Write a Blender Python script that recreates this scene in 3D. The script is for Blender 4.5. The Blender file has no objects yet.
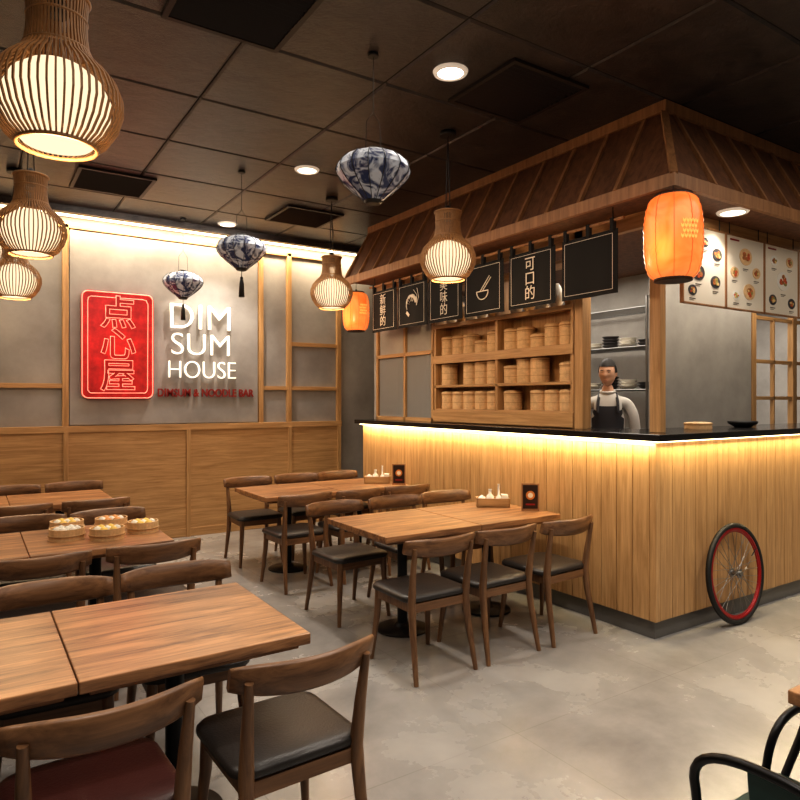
import bpy, bmesh, math, random
from mathutils import Vector, Matrix, Euler
random.seed(7)
S=bpy.context.scene
COL=S.collection
def lin(c):
    return tuple(((x/255)/12.92 if x/255<=.04045 else ((x/255+.055)/1.055)**2.4) for x in c)
# ---------------------------------------------------------------- materials
def nt(name):
    m=bpy.data.materials.new(name); m.use_nodes=True
    n=m.node_tree; b=n.nodes['Principled BSDF']
    return m,n,b
def mat(name,c,rough=.6,metal=0,emit=None,es=0,bump=0,bscale=40,var=0,vscale=4,trans=0,coat=0):
    m,n,b=nt(name)
    c=lin(c)
    b.inputs['Base Color'].default_value=(*c,1)
    b.inputs['Roughness'].default_value=rough
    b.inputs['Metallic'].default_value=metal
    b.inputs['Transmission Weight'].default_value=trans
    b.inputs['Coat Weight'].default_value=coat
    if emit:
        b.inputs['Emission Color'].default_value=(*lin(emit),1); b.inputs['Emission Strength'].default_value=es
    if bump or var:
        tc=n.nodes.new('ShaderNodeTexCoord')
    if bump:
        t=n.nodes.new('ShaderNodeTexNoise'); t.inputs['Scale'].default_value=bscale; t.inputs['Detail'].default_value=6
        n.links.new(tc.outputs['Object'],t.inputs['Vector'])
        bp=n.nodes.new('ShaderNodeBump'); bp.inputs['Strength'].default_value=bump; bp.inputs['Distance'].default_value=.01
        n.links.new(t.outputs['Fac'],bp.inputs['Height']); n.links.new(bp.outputs['Normal'],b.inputs['Normal'])
    if var:
        t=n.nodes.new('ShaderNodeTexNoise'); t.inputs['Scale'].default_value=vscale; t.inputs['Detail'].default_value=8; t.inputs['Roughness'].default_value=.6
        n.links.new(tc.outputs['Object'],t.inputs['Vector'])
        r=n.nodes.new('ShaderNodeValToRGB')
        r.color_ramp.elements[0].position=.3; r.color_ramp.elements[1].position=.7
        r.color_ramp.elements[0].color=(*[x*(1-var) for x in c],1); r.color_ramp.elements[1].color=(*[min(1,x*(1+var)) for x in c],1)
        n.links.new(t.outputs['Fac'],r.inputs['Fac']); n.links.new(r.outputs['Color'],b.inputs['Base Color'])
    return m
def wood(name,c1,c2,axis='x',fine=22,rough=.45,bump=.15,lo=.32,hi=.66):
    m,n,b=nt(name)
    tc=n.nodes.new('ShaderNodeTexCoord'); mp=n.nodes.new('ShaderNodeMapping')
    sc={'x':(1.2,fine,fine),'y':(fine,1.2,fine),'z':(fine,fine,1.2)}[axis]
    mp.inputs['Scale'].default_value=sc
    oi=n.nodes.new('ShaderNodeObjectInfo'); sh=n.nodes.new('ShaderNodeVectorMath'); sh.operation='MULTIPLY_ADD'
    n.links.new(oi.outputs['Random'],sh.inputs[0]); sh.inputs[1].default_value=(9,7,5)
    n.links.new(tc.outputs['Object'],sh.inputs[2]); n.links.new(sh.outputs[0],mp.inputs['Vector'])
    t=n.nodes.new('ShaderNodeTexNoise'); t.inputs['Scale'].default_value=1.6; t.inputs['Detail'].default_value=10; t.inputs['Roughness'].default_value=.68; t.inputs['Distortion'].default_value=.6
    n.links.new(mp.outputs['Vector'],t.inputs['Vector'])
    r=n.nodes.new('ShaderNodeValToRGB'); e=r.color_ramp.elements
    e[0].position=lo; e[1].position=hi; e[0].color=(*lin(c1),1); e[1].color=(*lin(c2),1)
    n.links.new(t.outputs['Fac'],r.inputs['Fac'])
    n.links.new(r.outputs['Color'],b.inputs['Base Color'])
    b.inputs['Roughness'].default_value=rough
    bp=n.nodes.new('ShaderNodeBump'); bp.inputs['Strength'].default_value=bump; bp.inputs['Distance'].default_value=.004
    n.links.new(t.outputs['Fac'],bp.inputs['Height']); n.links.new(bp.outputs['Normal'],b.inputs['Normal'])
    return m
OA,OB=(154,116,74),(198,158,110)
M={}
M['oakz']=wood('oak_vertical',OA,OB,'z')
M['oakx']=wood('oak_horizontal_x',OA,OB,'x')
M['oaky']=wood('oak_horizontal_y',OA,OB,'y')
M['table']=wood('table_wood',(94,62,40),(182,134,92),'x',13,.34,.25,.36,.62)
M['chair']=wood('chair_wood',(82,56,38),(140,102,70),'x',18,.38)
M['chairz']=wood('chair_wood_leg',(82,56,38),(136,100,68),'z',18,.38)
M['roof']=wood('roof_wood',(86,56,38),(128,86,58),'z',14,.6)
M['rooft']=wood('roof_trim_wood',(128,90,58),(170,124,84),'z',14,.5)
M['rattan']=mat('rattan',(156,114,72),.5,var=.25,vscale=20)
def emis(name,c,s):
    m,n,b=nt(name); n.nodes.remove(b)
    e=n.nodes.new('ShaderNodeEmission'); e.inputs['Color'].default_value=(*lin(c),1); e.inputs['Strength'].default_value=s
    n.links.new(e.outputs[0],n.nodes['Material Output'].inputs[0]); return m
M['shade']=emis('lamp_diffuser',(255,226,186),1.2)
M['cord']=mat('black_cord',(20,18,17),.5)
M['metal']=mat('brushed_metal',(150,150,150),.3,1)
M['black']=mat('black_metal',(24,24,25),.35,.5)
M['granite']=mat('black_granite',(26,25,26),.15,var=.6,vscale=120)
M['plinth']=mat('plinth_steel',(104,102,100),.35,.2)
M['gap']=mat('dark_gap',(84,58,32),.8)
M['leather']=mat('dark_leather',(44,40,38),.38,bump=.15,bscale=120)
M['leather_red']=mat('oxblood_leather',(62,30,27),.38,bump=.15,bscale=120)
M['led']=emis('led_strip',(255,232,182),6)
M['plaster']=mat('concrete_plaster',(148,144,140),.75,bump=.3,bscale=5,var=.25,vscale=1.7)
M['kplaster']=mat('kitchen_plaster',(156,152,147),.8,var=.18,vscale=2.5)
M['cloth']=mat('black_cloth',(26,25,26),.9,bump=.2,bscale=300)
M['ink']=mat('white_print',(225,215,200),.7)
M['white']=mat('white_porcelain',(232,228,218),.25)
M['letter']=mat('lit_letter',(250,246,236),.5,emit=(255,246,228),es=.75)
M['red']=mat('red_lacquer',(172,34,36),.35,emit=(220,30,30),es=.18,var=.5,vscale=9,bump=.25,bscale=30)
M['redchar']=mat('dark_red_character',(150,16,18),.4,emit=(210,16,16),es=.12)
M['redtxt']=mat('red_letter',(140,28,24),.5)
M['pink']=mat('pink_neon',(255,170,150),.4,emit=(255,130,112),es=.9)
M['bamboo']=mat('bamboo',(212,176,130),.55,var=.18,vscale=30)
M['bamboo_d']=mat('bamboo_band',(160,118,72),.55)
M['dump_y']=mat('dumpling_yellow',(232,196,96),.5)
M['dump_w']=mat('dumpling_white',(226,220,205),.5)
M['dump_o']=mat('dumpling_orange',(216,150,84),.5)
M['rubber']=mat('rubber',(20,19,19),.6)
M['redrim']=mat('red_rim',(150,24,26),.35,.2)
M['skin']=mat('skin',(222,176,148),.6)
M['hair']=mat('hair',(24,18,15),.6)
M['shirt']=mat('white_shirt',(205,202,198),.8)
M['vest']=mat('dark_vest',(52,52,58),.8)
M['eye']=mat('eye_dark',(30,20,16),.4)
M['eyew']=mat('eye_white',(190,180,172),.4)
M['lip']=mat('lips',(180,118,102),.5)
M['menu']=mat('menu_paper',(222,212,194),.6)
M['food1']=mat('food_brown',(160,98,52),.6,var=.6,vscale=60)
M['food2']=mat('food_red',(186,84,44),.6,var=.6,vscale=60)
M['food3']=mat('food_green',(150,140,80),.6,var=.6,vscale=60)
M['food4']=mat('food_cream',(214,180,120),.6,var=.5,vscale=60)
M['bowlgrey']=mat('grey_stoneware',(70,68,70),.4)
M['poster']=mat('poster_dark',(45,26,20),.4)
M['gold']=mat('poster_gold',(200,120,50),.5)
M['lrib']=mat('lantern_rib',(215,100,36),.5,emit=(240,110,40),es=.3)
M['green']=mat('green_metal',(20,52,48),.35,.3)
M['down']=emis('downlight_lens',(255,240,215),9)
M['ring']=mat('white_ring',(225,220,212),.5,emit=(255,235,210),es=.25)
M['vent']=mat('vent_dark',(38,30,26),.5,.2)
M['lblack']=mat('lantern_cap',(60,34,20),.5)
def floor_mat():
    m,n,b=nt('polished_concrete')
    tc=n.nodes.new('ShaderNodeTexCoord')
    a=n.nodes.new('ShaderNodeTexNoise'); a.inputs['Scale'].default_value=1.5; a.inputs['Detail'].default_value=14; a.inputs['Roughness'].default_value=.62; a.inputs['Distortion'].default_value=.2
    n.links.new(tc.outputs['Object'],a.inputs['Vector'])
    r=n.nodes.new('ShaderNodeValToRGB'); r.color_ramp.elements[0].position=.2; r.color_ramp.elements[1].position=.72
    r.color_ramp.elements[0].color=(*lin((104,102,101)),1); r.color_ramp.elements[1].color=(*lin((164,161,157)),1)
    n.links.new(a.outputs['Fac'],r.inputs['Fac'])
    br=n.nodes.new('ShaderNodeTexBrick'); br.offset=0; br.inputs['Scale'].default_value=1; br.inputs['Mortar Size'].default_value=.003
    br.inputs['Brick Width'].default_value=1.2; br.inputs['Row Height'].default_value=1.2
    br.inputs['Color1'].default_value=(1,1,1,1); br.inputs['Color2'].default_value=(.93,.93,.93,1); br.inputs['Mortar'].default_value=(.8,.79,.78,1)
    n.links.new(tc.outputs['Object'],br.inputs['Vector'])
    mx=n.nodes.new('ShaderNodeMixRGB'); mx.blend_type='MULTIPLY'; mx.inputs['Fac'].default_value=1
    n.links.new(r.outputs['Color'],mx.inputs['Color1']); n.links.new(br.outputs['Color'],mx.inputs['Color2'])
    n.links.new(mx.outputs['Color'],b.inputs['Base Color'])
    rr=n.nodes.new('ShaderNodeMapRange'); rr.inputs['To Min'].default_value=.14; rr.inputs['To Max'].default_value=.38
    n.links.new(a.outputs['Fac'],rr.inputs['Value']); n.links.new(rr.outputs['Result'],b.inputs['Roughness'])
    return m
def ceil_mat():
    m,n,b=nt('dark_ceiling_tiles')
    tc=n.nodes.new('ShaderNodeTexCoord')
    a=n.nodes.new('ShaderNodeTexNoise'); a.inputs['Scale'].default_value=6; a.inputs['Detail'].default_value=10; a.inputs['Roughness'].default_value=.75
    n.links.new(tc.outputs['Object'],a.inputs['Vector'])
    r=n.nodes.new('ShaderNodeValToRGB'); r.color_ramp.elements[0].position=.35; r.color_ramp.elements[1].position=.65
    r.color_ramp.elements[0].color=(*lin((30,26,25)),1); r.color_ramp.elements[1].color=(*lin((66,57,53)),1)
    n.links.new(a.outputs['Fac'],r.inputs['Fac']); n.links.new(r.outputs['Color'],b.inputs['Base Color'])
    bp=n.nodes.new('ShaderNodeBump'); bp.inputs['Strength'].default_value=.9; bp.inputs['Distance'].default_value=.012
    n.links.new(a.outputs['Fac'],bp.inputs['Height']); n.links.new(bp.outputs['Normal'],b.inputs['Normal'])
    rr=n.nodes.new('ShaderNodeMapRange'); rr.inputs['To Min'].default_value=.22; rr.inputs['To Max'].default_value=.5
    n.links.new(a.outputs['Fac'],rr.inputs['Value']); n.links.new(rr.outputs['Result'],b.inputs['Roughness'])
    return m
M['floor']=floor_mat(); M['ceil']=ceil_mat()
M['ceilgap']=mat('ceiling_joint',(14,11,10),.8)
def glass_mat():
    m,n,b=nt('reeded_glass')
    b.inputs['Base Color'].default_value=(*lin((160,160,158)),1); b.inputs['Roughness'].default_value=.35
    b.inputs['Transmission Weight'].default_value=.3
    tc=n.nodes.new('ShaderNodeTexCoord'); w=n.nodes.new('ShaderNodeTexWave'); w.bands_direction='Y'; w.inputs['Scale'].default_value=14
    n.links.new(tc.outputs['Object'],w.inputs['Vector'])
    bp=n.nodes.new('ShaderNodeBump'); bp.inputs['Strength'].default_value=.6; bp.inputs['Distance'].default_value=.01
    n.links.new(w.outputs['Fac'],bp.inputs['Height']); n.links.new(bp.outputs['Normal'],b.inputs['Normal'])
    return m
M['glass']=glass_mat()
def silk_mat(name,c1,c2,es,scale=5,th=.5,wd=.03):
    m,n,b=nt(name)
    tc=n.nodes.new('ShaderNodeTexCoord'); a=n.nodes.new('ShaderNodeTexNoise'); a.inputs['Scale'].default_value=scale; a.inputs['Detail'].default_value=3; a.inputs['Distortion'].default_value=1.5
    n.links.new(tc.outputs['Object'],a.inputs['Vector'])
    r=n.nodes.new('ShaderNodeValToRGB'); r.color_ramp.elements[0].position=th-wd; r.color_ramp.elements[1].position=th+wd
    r.color_ramp.elements[0].color=(*lin(c1),1); r.color_ramp.elements[1].color=(*lin(c2),1)
    n.links.new(a.outputs['Fac'],r.inputs['Fac']); n.links.new(r.outputs['Color'],b.inputs['Base Color'])
    n.links.new(r.outputs['Color'],b.inputs['Emission Color']); b.inputs['Emission Strength'].default_value=es
    b.inputs['Roughness'].default_value=.25
    return m
M['silk']=silk_mat('blue_white_silk',(44,54,88),(182,188,198),.06,13,.5,.08)
M['paper']=silk_mat('orange_lantern_paper',(244,118,48),(252,156,84),.6,4,.5,.2)
M['paper2']=mat('lantern_print',(252,186,90),.5,emit=(255,190,100),es=.5)
# ---------------------------------------------------------------- builder
class B:
    def __init__(s): s.bm=bmesh.new(); s.ms=[]
    def mi(s,k):
        if k not in s.ms: s.ms.append(k)
        return s.ms.index(k)
    def face(s,vs,k,smooth=False):
        try: f=s.bm.faces.new(vs)
        except ValueError: return
        f.material_index=s.mi(k); f.smooth=smooth
    def box(s,c,sz,k,rot=None):
        R=rot.to_matrix() if rot else Matrix.Identity(3)
        v=[]
        for z in(-.5,.5):
            for x,y in((-.5,-.5),(.5,-.5),(.5,.5),(-.5,.5)):
                v.append(s.bm.verts.new(Vector(c)+R@Vector((x*sz[0],y*sz[1],z*sz[2]))))
        for q in((3,2,1,0),(4,5,6,7),(0,1,5,4),(1,2,6,5),(2,3,7,6),(3,0,4,7)):
            s.face([v[i] for i in q],k)
    def bb(s,a,b,k):
        s.box([(a[i]+b[i])/2 for i in range(3)],[abs(b[i]-a[i]) for i in range(3)],k)
    def tube(s,pts,r,k,seg=8,closed=False,smooth=True,caps=True,sq=1.0):
        pts=[Vector(p) for p in pts]; n=len(pts)
        if not isinstance(r,(list,tuple)): r=[r]*n
        T=[]
        for i in range(n):
            if closed: t=pts[(i+1)%n]-pts[i-1]
            else: t=pts[min(i+1,n-1)]-pts[max(i-1,0)]
            T.append(t.normalized())
        up=Vector((0,0,1)) if abs(T[0].z)<.9 else Vector((1,0,0))
        N=(up-T[0]*up.dot(T[0])).normalized(); rings=[]
        for i in range(n):
            N=(N-T[i]*N.dot(T[i])).normalized(); Bn=T[i].cross(N)
            rings.append([s.bm.verts.new(pts[i]+(N*math.cos(a)+Bn*math.sin(a)*sq)*r[i]) for a in [2*math.pi*(j+.5)/seg for j in range(seg)]])
        for i in range(n if closed else n-1):
            A=rings[i];C=rings[(i+1)%n]
            for j in range(seg):
                s.face([A[j],A[(j+1)%seg],C[(j+1)%seg],C[j]],k,smooth)
        if caps and not closed:
            for R,fl in((rings[0],True),(rings[-1],False)):
                vs=[s.bm.verts.new(v.co) for v in R]
                if fl: vs.reverse()
                s.face(vs,k)
    def cyl(s,a,b,r0,r1,k,seg=16,smooth=True): s.tube([a,b],[r0,r1],k,seg,smooth=smooth)
    def lathe(s,prof,k,seg=24,c=(0,0,0),smooth=True,cap=True):
        rings=[]
        for r,z in prof:
            rings.append([s.bm.verts.new((c[0]+r*math.cos(2*math.pi*j/seg),c[1]+r*math.sin(2*math.pi*j/seg),c[2]+z)) for j in range(seg)])
        for i in range(len(prof)-1):
            for j in range(seg):
                s.face([rings[i][j],rings[i][(j+1)%seg],rings[i+1][(j+1)%seg],rings[i+1][j]],k,smooth)
        if cap and prof[0][0]>1e-4: s.face(list(reversed(rings[0])),k)
        if cap and prof[-1][0]>1e-4: s.face(rings[-1],k)
    def prism(s,pts,vec,k,smooth=False):
        a=[s.bm.verts.new(p) for p in pts]; b=[s.bm.verts.new(Vector(p)+Vector(vec)) for p in pts]
        s.face(a,k); s.face(list(reversed(b)),k)
        n=len(a)
        for i in range(n): s.face([a[i],b[i],b[(i+1)%n],a[(i+1)%n]],k,smooth)
    def ball(s,c,r,k,sc=(1,1,1),seg=16):
        mx=Matrix.Translation(c)@Matrix.Diagonal((r*sc[0],r*sc[1],r*sc[2],1))
        g=bmesh.ops.create_uvsphere(s.bm,u_segments=seg,v_segments=max(6,seg//2+2),radius=1,matrix=mx)
        fs=set()
        for v in g['verts']:
            for f in v.link_faces: fs.add(f)
        for f in fs: f.material_index=s.mi(k); f.smooth=True
    def mesh(s,name):
        bmesh.ops.recalc_face_normals(s.bm,faces=s.bm.faces)
        me=bpy.data.meshes.new(name); s.bm.to_mesh(me); s.bm.free()
        for k in s.ms: me.materials.append(M[k])
        return me
    def obj(s,name,loc=(0,0,0),rz=0,bevel=0,rot=None):
        return inst(s.mesh(name),name,loc,rz,bevel,rot)
def inst(me,name,loc=(0,0,0),rz=0,bevel=0,rot=None):
    o=bpy.data.objects.new(name,me); COL.objects.link(o)
    o.location=loc; o.rotation_euler=rot if rot else (0,0,rz)
    if bevel:
        b=o.modifiers.new('bevel','BEVEL'); b.width=bevel; b.segments=2; b.limit_method='ANGLE'; b.angle_limit=math.radians(40)
    return o
def basis(o): return Matrix.LocRotScale(o.location,o.rotation_euler,o.scale)
def parent(c,p):
    c.parent=p; c.matrix_parent_inverse=basis(p).inverted()
def simple(name,a,b,k,bevel=0):
    c=[(a[i]+b[i])/2 for i in range(3)]
    x=B(); x.box((0,0,0),[abs(b[i]-a[i]) for i in range(3)],k); return x.obj(name,c,0,bevel)
def text(body,name,loc,size,k,rot,p,extrude=.004,ls=1.0,w=None,bold=0,outline=0):
    cu=bpy.data.curves.new(name,'FONT'); cu.body=body; cu.size=size; cu.extrude=extrude; cu.align_x='CENTER'; cu.align_y='CENTER'; cu.space_line=ls
    cu.offset=bold
    if outline: cu.fill_mode='NONE'; cu.bevel_depth=outline; cu.bevel_resolution=1; cu.extrude=0
    cu.materials.append(M[k]); o=bpy.data.objects.new(name,cu); COL.objects.link(o)
    o.location=loc; o.rotation_euler=rot
    if w: o.scale=(w,1,1)
    parent(o,p); return o
FB=(math.pi/2,0,0); FL=(math.pi/2,0,-math.pi/2)
def light(kind,name,loc,e,c,p=None,rot=(0,0,0),size=None,sy=None,spot=None,blend=.6,rad=.05):
    l=bpy.data.lights.new(name,kind); l.energy=e; l.color=lin(c)
    if kind=='AREA':
        l.shape='RECTANGLE' if sy else 'SQUARE'; l.size=size
        if sy: l.size_y=sy
    else: l.shadow_soft_size=rad
    if kind=='SPOT': l.spot_size=math.radians(spot); l.spot_blend=blend
    o=bpy.data.objects.new(name,l); COL.objects.link(o); o.location=loc; o.rotation_euler=rot
    if p: parent(o,p)
    return o
WARM=(255,228,188); NEUT=(255,243,229)
# ---------------------------------------------------------------- room
HC=3.6; YW=7.85; XL=-2.4; XR=9.2; YF=-3.2
simple('floor',(XL,YF,-.1),(XR,YW,0),'floor')
b=B(); b.bb((XL,YF,HC+.012),(XR,YW,HC+.1),'ceilgap')
TXW,TYW=.92,.84
ix=XL
while ix<XR:
    iy=YF
    while iy<YW:
        x0,x1,y0,y1=ix+.005,min(ix+TXW,XR)-.005,iy+.005,min(iy+TYW,YW)-.005
        if x1-x0>.05 and y1-y0>.05:
            s_=.012
            P=[(x0,y0),(x1,y0),(x1,y1),(x0,y1)]; Q=[(x0+s_,y0+s_),(x1-s_,y0+s_),(x1-s_,y1-s_),(x0+s_,y1-s_)]
            A=[b.bm.verts.new((p[0],p[1],HC+.011)) for p in P]; C=[b.bm.verts.new((p[0],p[1],HC)) for p in Q]
            b.face(C[::-1],'ceil')
            for i in range(4): b.face([A[i],C[i],C[(i+1)%4],A[(i+1)%4]],'ceil')
        iy+=TYW
    ix+=TXW
b.obj('ceiling')
simple('wall_back',(XL,YW,0),(XR,YW+.15,HC),'plaster')
simple('wall_left',(XL-.15,YF,0),(XL,YW,HC),'plaster')
simple('wall_right',(XR,YF,0),(XR+.15,YW,HC),'plaster')
simple('wall_front',(XL,YF-.15,0),(XR,YF,HC),'plaster')
w=B()
w.bb((XL,YW-.05,0),(4.16,YW,1.27),'oakx')
w.bb((XL,YW-.07,1.25),(4.18,YW,1.32),'oakx')
w.bb((XL,YW-.06,0),(4.16,YW-.05,.1),'oakx')
for x in(-1.6,-.35,.86,2.15,3.43,4.14): w.bb((x-.025,YW-.075,0),(x+.025,YW-.05,1.26),'oakz')
w.obj('wainscot_panel',bevel=.003)
t=B()
for x in(-1.6,.86,3.05,3.43,4.15): t.bb((x-.03,YW-.05,1.32),(x+.03,YW,HC-.12),'oakz')
for a,b_,zs in((3.08,3.40,(1.75,)),(3.46,4.12,(1.75,2.32)),(-1.57,.83,(1.75,))):
    for z in zs: t.bb((a,YW-.04,z-.025),(b_,YW,z+.025),'oakx')
t.bb((XL,YW-.05,HC-.16),(4.18,YW,HC-.1),'oakx')
t.obj('trim_1',bevel=.002)
simple('trim_2',(.9,YW-.035,1.33),(3.01,YW-.001,HC-.17),'plaster')
c=B(); c.bb((XL,YW-.05,HC-.03),(4.6,YW-.02,HC-.012),'led')
c.bb((XL,YW-.02,HC-.035),(4.6,YW-.001,HC-.002),'metal')
cv=c.obj('cove_led_strip')
light('AREA','cove_light',(1.1,YW-.16,HC-.05),100,WARM,cv,(math.radians(12),0,0),6.8,.08)
simple('trim_3',(XL,YW-.36,HC-.07),(4.6,YW-.3,HC),'ceil')
# ---------------------------------------------------------------- ceiling fixtures
def downlight(x,y,z=HC,e=70,spot=110):
    b=B(); b.lathe([(.078,-.006),(.08,-.016),(.102,-.012),(.108,0)],'ring',32,cap=False); b.lathe([(.079,-.008),(.079,-.005)],'down',28)
    o=b.obj('downlight',(x,y,z))
    light('SPOT','downlight_spot',(x,y,z-.03),e,NEUT,o,(0,0,0),spot=spot,rad=.05); return o
for y in(3.17,5.2,7.3): downlight(2.45,y,e=110,spot=95)
for x,y in((.3,1.3),(2.45,1.1),(4.6,1.2),(6.8,1.2),(.3,-1),(2.6,-1),(5,-1),(-1.3,3.1),(-1.3,6)): downlight(x,y,e=105,spot=95)  # unseen downlights, added outside the view to light the room
vm=B()
vm.bb((-.32,-.32,-.02),(.32,-.29,0),'vent');vm.bb((-.32,.29,-.02),(.32,.32,0),'vent');vm.bb((-.32,-.29,-.02),(-.29,.29,0),'vent');vm.bb((.29,-.29,-.02),(.32,.29,0),'vent')
for i in range(14):
    y=-.27+i*.0415; vm.box((0,y,-.012),(.58,.006,.022),'vent',Euler((math.radians(35),0,0)))
vm.box((0,0,-.002),(.58,.58,.003),'cord')
vme=vm.mesh('ceiling_vent')
for x,y in((1.15,3.2),(2.98,3.15),(1.1,6.48),(3.05,6.55)): inst(vme,'ceiling_vent',(x,y,HC))
# ---------------------------------------------------------------- pendant lamps
prof=[(.122,0),(.158,.03),(.19,.08),(.207,.135),(.205,.18),(.186,.228),(.152,.268),(.118,.298),(.1,.33),(.092,.38),(.09,.44),(.096,.5)]
def pendant(x,y,zb):
    b=B()
    for i in range(52):
        a=2*math.pi*i/52; ca,sa=math.cos(a),math.sin(a)
        b.tube([(r*ca,r*sa,zz) for r,zz in prof],.0045,'rattan',4,smooth=False,caps=False)
    for r,zz,tr in((.122,0,.007),(.1,.325,.006),(.09,.43,.005),(.096,.5,.008)):
        b.tube([((r+.002)*math.cos(a),(r+.002)*math.sin(a),zz) for a in [2*math.pi*j/32 for j in range(32)]],tr,'rattan',6,closed=True)
    b.lathe([(.106,.008),(.14,.045),(.165,.1),(.172,.16),(.14,.225),(.09,.265),(.04,.285),(.001,.29)],'shade',28)
    b.lathe([(.03,.44),(.03,.52),(.012,.55)],'cord',14)
    b.lathe([(.0,.495),(.09,.495),(.09,.505),(.0,.505)],'rattan',20)
    h=HC-zb
    b.cyl((.02,0,.52),(0,0,h),.0035,.0035,'cord',6); b.cyl((-.02,0,.52),(0,0,h),.0035,.0035,'cord',6)
    b.lathe([(.06,h-.03),(.06,h)],'cord',20)
    o=b.obj('pendant_lamp',(x,y,zb))
    light('POINT','pendant_bulb',(x,y,zb-.08),13,(255,216,168),o,rad=.09)
for p in((.25,2.5,2.46),(.33,4.8,2.53),(.33,6.6,2.49),(3.0,5.8,2.51),(2.99,3.9,2.5)): pendant(*p)
def silk(x,y,z,tassel):
    b=B()
    pr=[(.055,.125),(.11,.118),(.165,.095),(.202,.06),(.216,.025),(.208,-.005),(.178,-.045),(.13,-.09),(.085,-.125),(.055,-.15)]
    b.lathe(pr,'silk',14,smooth=False)
    for i in range(14):
        a=2*math.pi*i/14; b.tube([(r*1.01*math.cos(a),r*1.01*math.sin(a),zz) for r,zz in pr],.0026,'cord',4,caps=False)
    b.lathe([(.052,.12),(.056,.135),(.04,.15)],'cord',16); b.lathe([(.04,-.17),(.055,-.155),(.052,-.145)],'cord',16)
    b.tube([(-.05,0,.14),(-.045,0,.3),(0,0,.36),(.045,0,.3),(.05,0,.14)],.002,'cord',5)
    b.cyl((0,0,.36),(0,0,HC-z),.002,.002,'cord',5)
    b.lathe([(.03,HC-z-.02),(.03,HC-z)],'cord',14)
    if tassel:
        b.cyl((0,0,-.17),(0,0,-.24),.003,.003,'cord',5); b.ball((0,0,-.235),.014,'cord')
        b.lathe([(.012,-.24),(.02,-.28),(.026,-.4)],'cord',12)
    b.obj('silk_lantern',(x,y,z))
silk(1.95,3.25,2.9,False); silk(1.99,5.55,2.9,True); silk(1.97,7.35,2.88,True)
def lantern(x,y,z,R,H,top):
    b=B(); pr=[]
    n=26
    for i in range(n+1):
        u=i/n; zz=-H/2+H*u; e=abs(2*u-1)
        r=R*(.62+.38*math.sqrt(max(0,1-e**2.6)))
        if i%2: r*=.975
        pr.append((r,zz))
    b.lathe(pr,'paper',32)
    for i in range(10):
        a=2*math.pi*i/10; b.tube([(r*1.005*math.cos(a),r*1.005*math.sin(a),zz) for r,zz in pr],.002,'lrib',4,caps=False)
    for sgn in(-1,1):
        b.lathe([(R*.5,sgn*H/2-.012),(R*.64,sgn*H/2-.012),(R*.64,sgn*H/2+.012),(R*.5,sgn*H/2+.012)],'lblack',28)
    d=math.atan2(-y,-x)
    for j in range(4):
        for q in range(5):
            u0=d+.25+q*.12+.06*(j%2); z0=-.03+j*.03
            P=[(1.012*R*math.cos(u),1.012*R*math.sin(u),zz) for u,zz in((u0,z0),(u0+.05,z0-.012),(u0+.1,z0),(u0+.1,z0+.018),(u0+.05,z0+.006),(u0,z0+.018))]
            b.face([b.bm.verts.new(p) for p in P],'paper2')
    b.cyl((0,0,H/2),(0,0,top-z),.003,.003,'cord',5)
    b.cyl((0,0,H/2-.02),(0,0,H/2+.04),.02,.01,'black',10)
    o=b.obj('paper_lantern',(x,y,z)); light('POINT','lantern_bulb',(x-.28,y-.05,z-.1),2.5,(255,160,80),o,rad=.12)
lantern(3.56,2.41,2.58,.172,.5,2.898); lantern(3.6,6.37,2.58,.15,.42,2.918)
# ---------------------------------------------------------------- service counter
CX=3.8; CY=2.7; CE=6.56; CH=1.376; DP=.5
b=B()
b.bb((CX+.02,CY+DP,.13),(CX+DP,CE,CH-.046),'gap'); b.bb((CX+.02,CY+.02,.13),(XR-.05,CY+DP,CH-.046),'gap')
b.bb((CX+.03,CY+DP-.03,0),(CX+DP-.03,CE-.03,.13),'plinth'); b.bb((CX+.03,CY+.03,0),(XR-.06,CY+DP-.03,.13),'plinth')
bw=.134
y=CY+.05
while y<CE-.02:
    y2=min(y+bw-.004,CE); b.bb((CX,y,.125),(CX+.019,y2,CH-.06),'oakz'); y+=bw
x=CX+.05
while x<XR-.2:
    b.bb((x,CY,.125),(x+bw-.004,CY+.019,CH-.06),'oakz'); x+=bw
b.bb((CX-.003,CY-.003,.125),(CX+.045,CY+.045,CH-.06),'oakz')
b.bb((CX-.004,CY,CH-.085),(CX,CE,CH-.06),'oaky')
b.obj('service_counter',bevel=.003)
ctop=B(); o_=.1
ctop.prism([(CX-o_,CY-o_,CH-.045),(XR-.05,CY-o_,CH-.045),(XR-.05,CY+DP+.02,CH-.045),(CX+DP+.02,CY+DP+.02,CH-.045),(CX+DP+.02,CE+.03,CH-.045),(CX-o_,CE+.03,CH-.045)],(0,0,.045),'granite')
co=ctop.obj('stone_countertop',bevel=.004)
l=B(); l.bb((CX-.045,CY-.04,CH-.056),(CX-.02,CE,CH-.0455),'led'); l.bb((CX-.045,CY-.045,CH-.056),(XR-.2,CY-.02,CH-.0455),'led')
lo=l.obj('counter_led_strip')
light('AREA','counter_led_light_left',(CX-.05,(CY+CE)/2,CH-.062),24,(255,230,178),lo,(0,math.radians(-25),0),.04,CE-CY)
light('AREA','counter_led_light_right',((CX+XR)/2,CY-.05,CH-.062),36,(255,230,178),lo,(math.radians(-25),0,0),XR-CX,.04)
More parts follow.
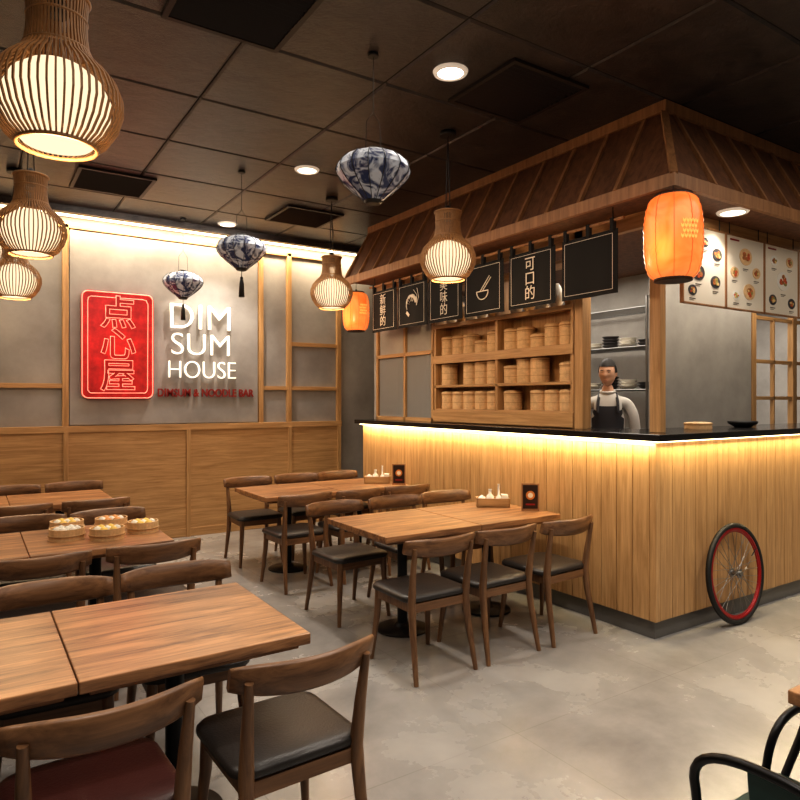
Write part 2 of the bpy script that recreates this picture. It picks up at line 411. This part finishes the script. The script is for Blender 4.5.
# ---------------------------------------------------------------- canopy
TX,TY,TZ=3.92,2.73,HC-.012; EX,EY,EZ=3.58,2.42,2.97; YE=CE; XE=XR-.02
b=B()
def slab(P,off,k):
    b.prism(P,off,k)
slab([(TX,TY,TZ),(EX,EY,EZ),(EX,YE,EZ),(TX,YE,TZ)],(.03,0,.0),'roof')
slab([(TX,TY,TZ),(EX,EY,EZ),(XE,EY,EZ),(XE,TY,TZ)],(0,.03,.0),'roof')
slab([(TX,YE-.03,TZ),(EX,YE-.03,EZ),(4.3,YE-.03,EZ),(4.3,YE-.03,TZ)],(0,.03,0),'roof')
def beam(p,q,wv,hv,k):
    p=Vector(p);q=Vector(q);wv=Vector(wv);hv=Vector(hv)
    b.prism([p-wv,p+wv,q+wv,q-wv],hv,k)
nL=Vector((-(TZ-EZ),0,(TX-EX))).normalized()*.028
nR=Vector((0,-(TZ-EZ),(TY-EY))).normalized()*.028
y=EY+.42
while y<YE:
    beam((TX,y,TZ-.03),(EX,y,EZ),(0,.014,0),nL,'rooft'); y+=.31
x=EX+.42
while x<XE:
    beam((x,TY,TZ-.03),(x,EY,EZ),(.014,0,0),nR,'rooft'); x+=.31
b.tube([(TX-.01,TY-.01,TZ-.02),(EX-.005,EY-.005,EZ)],.03,'rooft',4,smooth=False)
b.bb((TX-.06,TY-.06,HC-.075),(TX+.0,YE,HC-.002),'rooft'); b.bb((TX,TY-.06,HC-.075),(XE,TY,HC-.002),'rooft')
b.bb((EX-.02,EY-.02,EZ-.07),(EX+.015,YE,EZ+.012),'rooft'); b.bb((EX+.015,EY-.02,EZ-.07),(XE,EY+.015,EZ+.012),'rooft')
b.obj('canopy_roof')
b=B(); b.prism([(EX+.016,EY+.016,EZ-.05),(XE,EY+.016,EZ-.05),(XE,6.5,EZ-.05),(EX+.016,6.5,EZ-.05)],(0,0,.03),'roof'); b.obj('ceiling_canopy')
for x in(4.47,6.2): downlight(x,2.56,EZ-.05,e=20,spot=115)
FX=3.93; FW=.06
b=B()
def post(y,w=.06,z1=EZ-.051): b.bb((FX,y-w/2,CH+.001),(FX+FW,y+w/2,z1),'oakz')
for y in(6.47,5.9,5.39): post(y,.035)
post(2.80,.085)
post(3.475,.08)
b.bb((FX,5.365,2.07),(FX+FW,6.48,2.11),'oaky'); b.bb((FX,5.365,CH+.001),(FX+FW,6.48,CH+.04),'oaky')
b.bb((FX,2.82,EZ-.16),(FX+FW,6.48,EZ-.051),'oaky')
b.bb((FX,2.75,EZ-.16),(XE,2.82,EZ-.051),'oakx')
b.obj('storefront_frame',bevel=.002)
simple('window_1',(FX+.025,5.41,CH+.042),(FX+.035,5.88,2.068),'glass')
simple('window_2',(FX+.025,5.92,CH+.042),(FX+.035,6.45,2.068),'glass')
simple('wall_transom',(FX+.03,5.41,2.112),(FX+.05,6.45,EZ-.162),'kplaster')
b=B(); Y0,Y1=3.54,5.36; XB=FX+.2
for y in(Y0,4.42,Y1-.02): b.bb((FX,y-.016,CH+.001),(XB,y+.016,2.72),'oakz')
for z in(CH+.015,1.50,1.735,2.03,2.34,2.7): b.bb((FX,Y0,z-.012),(XB,Y1,z+.012),'oaky')
b.bb((FX-.01,Y0-.016,CH+.01),(FX,Y1,1.50),'oaky'); b.bb((FX-.01,Y0-.016,1.96),(FX,Y1,2.04),'oaky'); b.bb((FX-.01,Y0-.016,2.31),(FX,Y1,2.35),'oaky')
b.bb((XB-.008,Y0,CH),(XB,Y1,2.35),'oakz')
b.obj('display_shelf',bevel=.002)
def steamer(b,c,r,h,lid=True,tiers=1,seg=20):
    z=c[2]
    for t_ in range(tiers):
        b.lathe([(r,0),(r,h*.25),(r*1.03,h*.25),(r*1.03,h*.4),(r,h*.4),(r,h)],'bamboo',seg,(c[0],c[1],z),smooth=False)
        b.lathe([(r*.985,h),(r*.985,h+.003)],'bamboo_d',seg,(c[0],c[1],z),smooth=False); z+=h+.003
    if lid:
        b.lathe([(r*1.03,0),(r*1.03,h*.45),(r*.9,h*.6),(r*.5,h*.72),(.001,h*.76)],'bamboo',seg,(c[0],c[1],z),smooth=False)
        b.lathe([(r*1.045,h*.1),(r*1.045,h*.25)],'bamboo_d',seg,(c[0],c[1],z),smooth=False)
b=B()
for z0,h,n in((1.514,.062,2),(1.749,.056,3),(2.044,.068,2)):
    for a0,a1 in((Y0+.03,4.39),(4.45,Y1-.05)):
        k=5; st=(a1-a0)/k
        for i in range(k):
            if random.random()<.06: continue
            steamer(b,(FX+.1,a0+st*(i+.5),z0),.081,h,True,n if random.random()<.75 else n-1)
b.obj('bamboo_steamers')
b=B()
for i in range(11):
    if i==5: continue
    y=3.65+i*.155; r=.055+.01*(i%3)
    b.lathe([(r*.5,0),(r,.05),(r*1.05,.12),(r*.6,.18),(r*.4,.2)] if i%2 else [(r*.7,0),(r,.1),(r,.14),(r*.2,.17),(.02,.19)],'white' if i%3 else 'bamboo',18,(FX+.1,y,2.354))
b.obj('ceramic_jars')
simple('wall_kitchen_side',(FX+.02,6.5,0),(XR,6.56,HC),'kplaster')
simple('wall_kitchen_inner',(5.9,3.66,0),(5.96,6.5,EZ-.05),'kplaster')
simple('wall_kitchen_partition',(5.05,3.6,0),(6.62,3.66,EZ-.05),'kplaster')
simple('wall_kitchen_rear',(5.96,5.3,0),(XR,5.36,EZ-.05),'kplaster')
simple('kitchen_platform',(CX+DP+.03,CY+DP+.03,0),(5.04,6.49,.145),'plinth')
b=B()
for x in(6.68,7.5,8.4): b.bb((x-.04,3.6,CH-.2),(x+.04,3.66,EZ-.05),'oakz')
for z in(CH-.2,1.62,2.0,2.45): b.bb((6.64,3.61,z-.018),(XR-.02,3.65,z+.018),'oakx')
for x in(7.09,7.95,8.8): b.bb((x-.012,3.61,CH-.2),(x+.012,3.65,2.45),'oakz')
b.bb((6.64,3.6,0),(XR-.02,3.66,CH-.2),'oakz')
b.obj('lattice_screen',bevel=.002)
b=B()
for x in(5.42,5.82):
    for y in(3.95,5.05): b.cyl((x,y,0),(x,y,2.6),.014,.014,'metal',8)
for z in(.9,1.3,1.7,2.12,2.5):
    for x in(5.42,5.82): b.cyl((x,3.95,z),(x,5.05,z),.008,.008,'metal',6)
    for i in range(23): y=3.95+i*.05; b.cyl((5.42,y,z),(5.82,y,z),.004,.004,'metal',5)
b.obj('wire_rack')
b=B()
for z in(1.708,2.128):
    for i,y in enumerate((4.08,4.3,4.52,4.74,4.94)):
        for t_ in range(2+(i%3)):
            b.lathe([(.05,0),(.085,.035),(.088,.04),(.08,.04),(.045,.006)],'white' if i%2 else 'bowlgrey',18,(5.6,y,z+t_*.03))
b.obj('stacked_bowls')
light('AREA','kitchen_ceiling_light',(4.95,4.9,EZ-.09),34,(255,244,228),None,(0,0,0),.9,2.0)
light('AREA','kitchen_rear_light',(7.6,4.5,EZ-.09),60,(255,246,232),None,(0,0,0),1.6,.8)
light('AREA','counter_task_light',(5.6,3.2,EZ-.09),22,(255,242,222),None,(0,0,0),2.8,.2)
light('AREA','cook_fill_light',(4.2,3.5,EZ-.09),7,(255,242,222),None,(0,0,0),.3,.5)  # extra light with no fixture, added to brighten the cook
# ---------------------------------------------------------------- noren banners
rod=B(); rod.cyl((3.68,2.86,2.83),(3.68,6.2,2.83),.011,.011,'rooft',10)
for y in(2.95,4.5,6.1): rod.cyl((3.68,y,2.83),(3.68,y,2.918),.005,.005,'cord',6)
rod.obj('curtain_rod')
ban=[(6.15,5.67,'新\n鲜\n的'),(5.63,5.13,'shrimp'),(5.09,4.60,'美\n味\n的'),(4.55,4.05,'bowl'),(3.98,3.48,'可\n口\n的'),(3.41,2.91,'')]
for ya,yb,tx in ban:
    b=B(); Wd=ya-yb; n=18; zt,zb=2.77,2.33
    ym=(ya+yb)/2
    for side in(0,1):
        rows=[]
        for zi in range(5):
            z=zt+(zb-zt)*zi/4
            rows.append([b.bm.verts.new((.004*side+.008*math.sin(j/n*9+ya)*(zi/4),Wd/2-Wd*j/n,z-2.55)) for j in range(n+1)])
        for zi in range(4):
            for j in range(n): b.face([rows[zi][j],rows[zi][j+1],rows[zi+1][j+1],rows[zi+1][j]],'cloth',True)
    for q in(-.42,0,.42):
        b.box((.0,q*Wd,.25),(.03,.03,.09),'cloth')
    w2,h2=Wd/2-.035,.19
    for s_ in(-1,1):
        b.box((-.012,s_*w2,0),(.002,.003,2*h2),'ink'); b.box((-.012,0,s_*h2),(.002,2*w2,.003),'ink')
    if tx=='bowl':
        P=[(-.014,.075*math.cos(a),-.02-.07*math.sin(a)) for a in [math.pi*i/14 for i in range(15)]]
        b.tube(P+[P[0]],.005,'ink',5)
        b.cyl((-.014,.03,-.02),(-.014,-.09,.1),.004,.004,'ink',5); b.cyl((-.014,.0,-.02),(-.014,-.11,.085),.004,.004,'ink',5)
    if tx=='shrimp':
        P=[];R=[]
        for i in range(16):
            a=-.6+i/15*3.6; P.append((-.014,.085*math.cos(a),.085*math.sin(a))); R.append(.006+.022*(i/15) if i%3 else .004+.016*(i/15))
        b.tube(P,R,'ink',6,sq=.2)
        for i in range(5):
            a=.2+i*.5; b.cyl((-.014,.07*math.cos(a),.07*math.sin(a)),(-.014,.03*math.cos(a),.03*math.sin(a)),.003,.002,'ink',4)
        b.tube([(-.014,-.09,-.02),(-.014,-.13,.06),(-.014,-.1,.15)],.003,'ink',4)
        b.tube([(-.014,-.09,-.02),(-.014,-.1,.08),(-.014,-.04,.14)],.003,'ink',4)
        b.box((-.014,.06,-.09),(.003,.06,.03),'ink',Euler((.7,0,0)))
    o=b.obj('noren_curtain',(3.68,ym,2.55))
    if '\n' in tx: text(tx,'lettering',(3.664,ym,2.545),.12,'ink',FL,o,.001,.95)
# ---------------------------------------------------------------- menu boards
foods=['food1','food2','food3','food4']
for q in range(6):
    x0=4.12+q*.53
    b=B(); b.box((0,0,0),(.51,.02,.54),'menu')
    for s_ in(-1,1): b.box((s_*.257,0,0),(.01,.028,.55),'rooft'); b.box((0,0,s_*.272),(.52,.028,.01),'rooft')
    lay=[[(-.15,.13,.06),(.0,.17,.045),(.15,.1,.06),(-.08,-.05,.075),(.13,-.1,.06),(-.15,-.18,.05)],[(.0,.13,.085),(-.15,.0,.055),(.15,.02,.055),(.05,-.13,.08),(-.13,-.17,.05)],[(-.12,.15,.055),(.12,.16,.055),(.02,-.0,.1),(-.14,-.16,.055),(.15,-.17,.055)]][q%3]
    for cx,cz,r in lay:
        pl=random.choice(('white','bowlgrey','bamboo'))
        P=[(cx+r*math.cos(a),-.0105,cz+r*.75*math.sin(a)) for a in [2*math.pi*i/24 for i in range(24)]]
        b.prism(P,(0,-.003,0),pl)
        for g in range(8):
            a=g*.8+random.random(); rr=r*random.uniform(.2,.5); ccx=cx+rr*math.cos(a); ccz=cz+rr*.75*math.sin(a); r2=r*random.uniform(.16,.3)
            P=[(ccx+r2*math.cos(t_),-.0135,ccz+r2*.8*math.sin(t_)) for t_ in [2*math.pi*i/10 for i in range(10)]]
            b.prism(P,(0,-.001-.0004*g,0),random.choice(foods))
        b.box((cx,-.011,cz-r-.008),(.07,.002,.005),'poster'); b.box((cx-.01,-.011,cz-r-.02),(.05,.002,.003),'poster')
    b.box((-.15,-.012,.24),(.12,.002,.012),'redtxt')
    for s_ in(-1,1): b.cyl((s_*.2,0,.27),(s_*.2,0,.366),.004,.004,'cord',5)
    b.obj('menu_board',(x0+.255,2.72,2.55))
# ---------------------------------------------------------------- wall sign
def rrect(w,h,r,n=5,jit=0):
    P=[]
    for cx,cz,a0 in((w/2-r,h/2-r,0),(-w/2+r,h/2-r,90),(-w/2+r,-h/2+r,180),(w/2-r,-h/2+r,270)):
        for i in range(n+1):
            a=math.radians(a0+90*i/n); P.append((cx+r*math.cos(a)+random.uniform(-jit,jit),cz+r*math.sin(a)+random.uniform(-jit,jit)))
    return P
b=B()
b.prism([(x,0,z) for x,z in rrect(.74,1.17,.07,6,.006)],(0,.05,0),'red')
b.tube([(x,-.004,z) for x,z in rrect(.725,1.155,.06)],.006,'pink',6,closed=True)
b.tube([(x,-.004,z) for x,z in rrect(.62,1.05,.05,5,.004)],.005,'pink',6,closed=True)
sx,sz=1.375,2.2
o=b.obj('seal_sign',(sx,YW-.1,sz))
for i,ch in enumerate('点心屋'):
    p=(sx,YW-.106,sz+.34-.345*i)
    text(ch,'seal_character',p,.37,'redchar',FB,o,.003,bold=.004)
    text(ch,'seal_neon_outline',p,.37,'pink',FB,o,bold=.006,outline=.0045)
light('POINT','seal_glow',(sx,YW-.3,sz),3,(255,80,65),o,rad=.25)
e=bpy.data.objects.new('dim_sum_house_sign',None); COL.objects.link(e); e.location=(2.35,YW-.07,2.3)
for tx,xx,zz,sz_,wd in(('DIM',2.29,2.56,.43,1.02),('SUM',2.30,2.24,.37,1.02),('HOUSE',2.31,1.945,.30,.86)):
    text(tx,'letters',(xx,YW-.075,zz),sz_,'letter',FB,e,.018,w=wd,bold=-.006)
text('DIMSUM & NOODLE BAR','letters_small',(2.37,YW-.06,1.68),.128,'redtxt',FB,e,.01,w=.8,bold=.002)
light('AREA','sign_wash',(1.9,YW-.9,HC-.05),18,NEUT,None,(math.radians(20),0,0),2.2,.1)
# ---------------------------------------------------------------- tables
def table_mesh():
    b=B()
    b.bb((-.383,-.4,.71),(.383,.4,.75),'table')
    b.bb((-.35,-.37,.69),(.35,.37,.71),'table')
    b.box((0,0,.684),(.4,.06,.012),'black'); b.box((0,0,.684),(.06,.4,.012),'black')
    b.cyl((0,0,.02),(0,0,.68),.035,.035,'black',20)
    b.lathe([(.185,0),(.185,.012),(.06,.026),(.04,.05)],'black',36)
    return b.mesh('dining_table')
TM=table_mesh()
def tpair(xr,y0,n=2):
    for i in range(n): inst(TM,'dining_table',(xr-.385-.77*i,y0+.4,0),0,.004)
tpair(1.045,2.18,3); tpair(1.045,4.08,3); tpair(1.045,6.0,3)
tpair(3.69,3.43); tpair(3.69,5.40)
inst(TM,'dining_table',(2.39,.585,0),0,.004)
def chair_mesh(lk):
    b=B()
    P=rrect(.46,.43,.07,5)
    bm=b.bm; lay=[(.93,.437),(1,.446),(1,.463),(.96,.474),(.85,.48)]
    rings=[[bm.verts.new((x*s_,y*s_+.01,z)) for x,y in P] for s_,z in lay]
    for i in range(len(lay)-1):
        for j in range(len(P)): b.face([rings[i][j],rings[i][(j+1)%len(P)],rings[i+1][(j+1)%len(P)],rings[i+1][j]],lk,True)
    b.face(rings[0][::-1],lk); b.face(rings[-1],lk,True)
    for s_ in(-1,1):
        b.tube([(s_*.215,.215,0),(s_*.19,.185,.3),(s_*.185,.18,.44)],[.014,.021,.023],'chairz',10)
        b.tube([(s_*.215,-.27,0),(s_*.2,-.215,.28),(s_*.195,-.195,.44),(s_*.2,-.215,.6),(s_*.205,-.243,.76)],[.014,.021,.025,.02,.014],'chairz',10)
        b.box((s_*.19,-.01,.41),(.022,.38,.05),'chairz')
    b.box((0,.175,.41),(.37,.022,.05),'chair'); b.box((0,-.19,.41),(.37,.022,.05),'chair')
    n=16; R=[]
    for i in range(n+1):
        t=-1+2*i/n; x=.252*t; y=-.272+.075*t*t; hh=.055*(1-.3*t**4); th=.012; zc=.757+.008*t*t; tilt=.012
        R.append([bm.verts.new(v) for v in((x,y-th-tilt,zc+hh*.8),(x,y-tilt,zc+hh),(x,y+th-tilt,zc+hh*.8),(x,y+th+tilt*.4,zc-hh*.8),(x,y+tilt*.4,zc-hh),(x,y-th+tilt*.4,zc-hh*.8))])
    for i in range(n):
        for j in range(6): b.face([R[i][j],R[i][(j+1)%6],R[i+1][(j+1)%6],R[i+1][j]],'chair',True)
    b.face(R[0][::-1],'chair'); b.face(R[-1],'chair')
    return b.mesh('dining_chair')
CM=chair_mesh('leather'); CR=chair_mesh('leather_red')
def chair(x,y,rz=0,me=None): inst(me or CM,'dining_chair',(x,y,0),math.radians(rz+random.uniform(-4,4)))
chair(.89,2.12,-1); chair(.30,2.09,2,CR); chair(-.4,2.05,0)
for x in(.82,.28,-.35): chair(x,2.98,180)
for x in(.87,.3,-.3): chair(x,4.02,0)
for x in(.85,.3,-.3): chair(x,4.89,180)
for x in(.85,.3,-.3): chair(x,5.94,0)
for x in(.85,.3,-.3): chair(x,6.81,180)
for x in(2.30,2.82,3.36): chair(x,3.28,0)
for x in(2.38,2.92,3.43): chair(x,4.32,180)
for x in(2.38,2.92,3.43): chair(x,5.30,0)
for x in(2.38,2.92,3.42): chair(x,6.26,180)
# ---------------------------------------------------------------- table items
def basket(x,y,kind,r=.1,z=.75,h=.07):
    b=B()
    b.lathe([(r*.95,0),(r,0),(r,h*.3),(r*1.03,h*.3),(r*1.03,h*.5),(r,h*.5),(r,h),(r*.93,h),(r*.93,h*.35),(.001,h*.35)],'bamboo',28,smooth=False)
    b.tube([(r*1.035*math.cos(a),r*1.035*math.sin(a),h*.4) for a in [2*math.pi*j/28 for j in range(28)]],.003,'bamboo_d',4,closed=True)
    for i in range(7):
        a=i*math.pi/3; rr=r*.55 if i<6 else 0
        b.lathe([(.02,0),(.028,.015),(.02,.032),(.006,.04),(.001,.042)],kind if i%3 else 'dump_w',10,(rr*math.cos(a),rr*math.sin(a),h*.55))
    return b.obj('bamboo_steamer',(x,y,z))
basket(.50,4.47,'dump_w'); basket(.71,4.36,'dump_y'); basket(.94,4.46,'dump_y',.095); basket(.79,4.70,'dump_o'); basket(.53,4.74,'dump_y')
def caddy(x,y):
    b=B()
    w_,d_,h=.26,.13,.07
    b.box((0,0,.006),(w_,d_,.012),'oakx')
    for s_ in(-1,1): b.box((s_*(w_/2-.005),0,h/2),(.01,d_,h),'oakx'); b.box((0,s_*(d_/2-.005),h/2),(w_,.01,h),'oakx')
    b.lathe([(.025,0),(.034,.03),(.03,.07),(.012,.09),(.012,.12),(.016,.125)],'white',16,(-.02,0,.012))
    b.lathe([(.02,0),(.03,.03),(.022,.06),(.008,.08),(.008,.16),(.011,.165)],'white',16,(.05,.01,.012))
    b.lathe([(.025,0),(.03,.04),(.03,.06),(.008,.075),(.001,.08)],'white',16,(-.085,0,.012))
    b.box((.095,0,.055),(.05,.08,.08),'white')
    b.obj('condiment_caddy',(x,y,.75),math.radians(-35))
caddy(3.5,3.98); caddy(3.5,5.75)
def card(x,y):
    b=B(); b.box((0,0,.105),(.135,.014,.21),'rooft'); b.box((0,-.008,.108),(.112,.003,.18),'poster')
    b.cyl((0,-.009,.12),(0,-.012,.12),.034,.034,'gold',18); b.cyl((0,-.0121,.12),(0,-.013,.12),.02,.02,'menu',12); b.box((0,-.0105,.05),(.07,.003,.012),'redtxt'); b.box((0,.02,.006),(.1,.05,.012),'rooft')
    b.obj('table_card_frame',(x,y,.75),math.radians(-38))
card(3.6,3.66); card(3.6,5.5)
b=B(); steamer(b,(0,0,0),.1,.03,True,1,28); b.obj('bamboo_steamer',(4.72,2.98,CH))
b=B(); b.lathe([(.06,0),(.11,.03),(.115,.05),(.1,.05),(.05,.012)],'cord',24); b.obj('serving_bowl',(5.35,2.98,CH))
# ---------------------------------------------------------------- bicycle wheel
b=B(); R=.338
def ring(r,k,t,n=56,yy=0,seg=10): b.tube([(r*math.cos(2*math.pi*j/n),yy,r*math.sin(2*math.pi*j/n)) for j in range(n)],t,k,seg,closed=True)
ring(R,'rubber',.019); ring(R-.026,'redrim',.014); ring(R-.04,'redrim',.007)
b.cyl((0,-.045,0),(0,.045,0),.018,.018,'metal',14); b.cyl((0,-.03,0),(0,-.026,0),.032,.032,'metal',18); b.cyl((0,.026,0),(0,.03,0),.032,.032,'metal',18)
for i in range(32):
    a=2*math.pi*i/32; s_=1 if i%2 else -1; a2=a+(.9 if i%4<2 else -.9)
    b.cyl((.03*math.cos(a2),s_*.028,.03*math.sin(a2)),((R-.04)*math.cos(a),0,(R-.04)*math.sin(a)),.0018,.0018,'metal',4)
b.cyl((R*.62,-.01,.1),(R-.04,-.01,.16),.004,.004,'cord',6)
b.obj('bicycle_wheel',(4.60,2.612,.357),0,0,(math.radians(-5),0,0))
# ---------------------------------------------------------------- metal chair with arms
b=B()
def hoop(P,r=.013):
    P=[Vector(p) for p in P]
    for _ in range(3):
        Q=[P[0]]
        for i in range(len(P)-1): Q+= [P[i]*.75+P[i+1]*.25,P[i]*.25+P[i+1]*.75]
        Q.append(P[-1]); P=Q
    b.tube(P,r,'black',10)
hoop([(-.22,.21,0),(-.2,.21,.44),(-.24,.22,.69),(-.24,-.22,.69),(-.2,-.21,.44),(-.22,-.21,0)])
for s_ in(-1,1):
    b.tube([(.22,s_*.22,0),(.2,s_*.2,.44)],.013,'black',10)
    hoop([(.09,s_*.2,.43),(.09,s_*.165,.67),(.34,s_*.165,.67),(.2,s_*.2,.43)],.012)
    b.box((0,s_*.2,.42),(.4,.02,.035),'black')
b.box((0,0,.452),(.42,.42,.02),'green'); b.box((.2,0,.42),(.02,.4,.035),'black'); b.box((-.2,0,.42),(.02,.4,.035),'black')
b.box((-.218,0,.57),(.008,.13,.24),'green',Euler((0,math.radians(-8),0)))
b.obj('metal_armchair',(1.86,.83,0),0,.003)
# ---------------------------------------------------------------- cook
def person(loc,rz):
    V=[(0,0,.95),(0,0,1.12),(0,.005,1.3),(0,.01,1.43),(0,.0,1.52),(0,-.01,1.6)]
    Rr=[(.15,.105),(.14,.1),(.165,.11),(.13,.085),(.052,.052),(.05,.052)]
    Ed=[(0,1),(1,2),(2,3),(3,4),(4,5)]
    def add(v,r,p): V.append(v); Rr.append((r,r) if not isinstance(r,tuple) else r); Ed.append((p,len(V)-1)); return len(V)-1
    hands=[]
    for s_ in(-1,1):
        a=add((s_*.165,.01,1.42),.056,3); a=add((s_*.215,.0,1.31),.05,a); a=add((s_*.24,.02,1.14),.042,a); a=add((s_*.22,-.12,1.08),.036,a); a=add((s_*.17,-.25,1.06),.027,a)
        p=add((s_*.155,-.3,1.055),(.036,.018),a); p=add((s_*.145,-.345,1.045),(.034,.016),p)
        hands.append((s_,p))
        h=add((s_*.1,0,.88),.09,0); h=add((s_*.11,-.01,.5),.06,h); h=add((s_*.11,.015,.1),.042,h); f=add((s_*.12,-.1,.04),(.045,.035),h); add((s_*.125,-.17,.03),(.04,.025),f)
    me=bpy.data.meshes.new('sk'); me.from_pydata(V,Ed,[]); o=bpy.data.objects.new('sk',me); COL.objects.link(o)
    m=o.modifiers.new('s','SKIN'); m.use_smooth_shade=True
    for i,r in enumerate(Rr): me.skin_vertices[0].data[i].radius=r
    me.skin_vertices[0].data[0].use_root=True
    ss=o.modifiers.new('u','SUBSURF'); ss.levels=2; ss.render_levels=2
    bpy.context.view_layer.update()
    dg=bpy.context.evaluated_depsgraph_get(); body=bpy.data.meshes.new_from_object(o.evaluated_get(dg)); bpy.data.objects.remove(o)
    body.name='body'; body.materials.clear()
    for k in('shirt','vest','skin','eye'): body.materials.append(M[k])
    for p in body.polygons:
        c=p.center; p.use_smooth=True
        if c.z>1.515 or (c.y<-.245 and c.z>.9): i=2
        elif c.z<.95: i=1 if c.z>.09 else 3
        elif c.z<1.38 and abs(c.x)<.125 and abs(c.y)<.14: i=1
        else: i=0
        p.material_index=i
    ob=inst(body,'cook',loc,rz)
    b=B()
    for s_,_ in hands:
        bx,by,bz=s_*.145,-.345,1.045
        for i,(dx,L) in enumerate(((-.028,.065),(-.009,.078),(.01,.074),(.028,.058))):
            x=bx+dx; b.tube([(x,by+.015,bz),(x+dx*.1,by-L*.45,bz-.006),(x+dx*.15,by-L*.8,bz-.024),(x+dx*.15,by-L*.92,bz-.045)],[.009,.0085,.008,.006],'skin',8)
        b.tube([(bx-s_*.03,-.305,1.05),(bx-s_*.055,-.34,1.04),(bx-s_*.055,-.37,1.025)],[.011,.01,.007],'skin',8)
    hd=b.obj('hands',loc,rz); parent(hd,ob)
    b=B(); bm=b.bm
    g=bmesh.ops.create_uvsphere(bm,u_segments=32,v_segments=26,radius=1)
    for f in bm.faces: f.material_index=b.mi('skin'); f.smooth=True
    for v in g['verts']:
        x,y,z=v.co
        w_=.073 if z>0 else .073*(1-.3*(-z)**1.4); d_=.096 if z>0 else .096*(1-.12*(-z))
        yy=y*d_-(.010 if z<-.4 and y<0 else 0); v.co=(x*w_,yy,z*.118)
        if y<-.8 and abs(x)<.22 and -.32<z<.15: v.co.y-=.017*(1-abs(x)/.22)*(1-max(0,(z+.22))*2.2)
        if y<-.6 and .02<z<.2 and .15<abs(x)<.55: v.co.y+=.008
    for s_ in(-1,1):
        b.ball((s_*.028,-.078,.010),.010,'eyew',(1.2,.5,.45),10); b.ball((s_*.028,-.0825,.009),.0045,'eye',(1.1,.4,.9),8)
        b.tube([(s_*.014,-.091,.026),(s_*.03,-.09,.031),(s_*.045,-.08,.026)],[.0018,.003,.0015],'hair',5)
        b.ball((s_*.074,.01,-.01),.02,'skin',(.3,.6,1.25),10)
    b.ball((0,-.09,-.058),.016,'lip',(1.1,.4,.25),10)
    g=bmesh.ops.create_uvsphere(bm,u_segments=32,v_segments=20,radius=1)
    kill=[]
    fs=set(f for v in g['verts'] for f in v.link_faces)
    for f in fs: f.material_index=b.mi('hair'); f.smooth=True
    for v in g['verts']:
        x,y,z=v.co
        if z<(.42 if y<-.45 else (-.05 if y<.1 else -.5)): kill.append(v)
        v.co=(x*.079,y*.103+.004,z*.127+.003)
    bmesh.ops.delete(bm,geom=kill,context='VERTS')
    hm=Matrix.Translation(loc)@Matrix.Rotation(rz,4,'Z')
    ho=b.obj('head',(0,0,0)); ho.matrix_world=hm@Matrix.Translation((0,-.02,1.685))@Matrix.Rotation(math.radians(-14),4,'Z')@Matrix.Rotation(math.radians(6),4,'X')
    ho.parent=ob; ho.matrix_parent_inverse=basis(ob).inverted()
    b=B()
    for s_ in(-1,1): b.tube([(s_*.085,-.105,1.34),(s_*.08,-.095,1.44),(s_*.07,.0,1.505),(s_*.07,.09,1.44)],.014,'vest',6)
    b.tube([(.056*math.cos(a),.058*math.sin(a)-.003,1.525+.012*math.sin(a)) for a in [2*math.pi*i/16 for i in range(16)]],.013,'shirt',8,closed=True)
    st=b.obj('apron_straps',loc,rz); parent(st,ob)
person((4.67,3.80,.15),math.radians(-50))
# ---------------------------------------------------------------- ambient fill: area lights added without any fixture
light('AREA','ambient_fill_a',(1.4,4.4,HC-.06),42,NEUT,None,(0,0,0),2.6,4.5)
light('AREA','ambient_fill_b',(3.0,.3,HC-.06),85,NEUT,None,(0,0,0),5.5,2.5)
W=bpy.data.worlds.new('world'); S.world=W; W.use_nodes=True
W.node_tree.nodes['Background'].inputs[0].default_value=(.9,.8,.7,1); W.node_tree.nodes['Background'].inputs[1].default_value=.05
# ---------------------------------------------------------------- camera
cd=bpy.data.cameras.new('camera'); cam=bpy.data.objects.new('camera',cd); COL.objects.link(cam)
cam.location=(0,0,1.6); cam.rotation_euler=(math.pi/2,0,math.radians(-33.3))
cd.sensor_width=36; cd.lens=656/800*36; cd.clip_start=.05
S.camera=cam
S.view_settings.view_transform='Standard'
try: S.view_settings.look='Medium High Contrast'
except Exception as ex: print('look',ex)
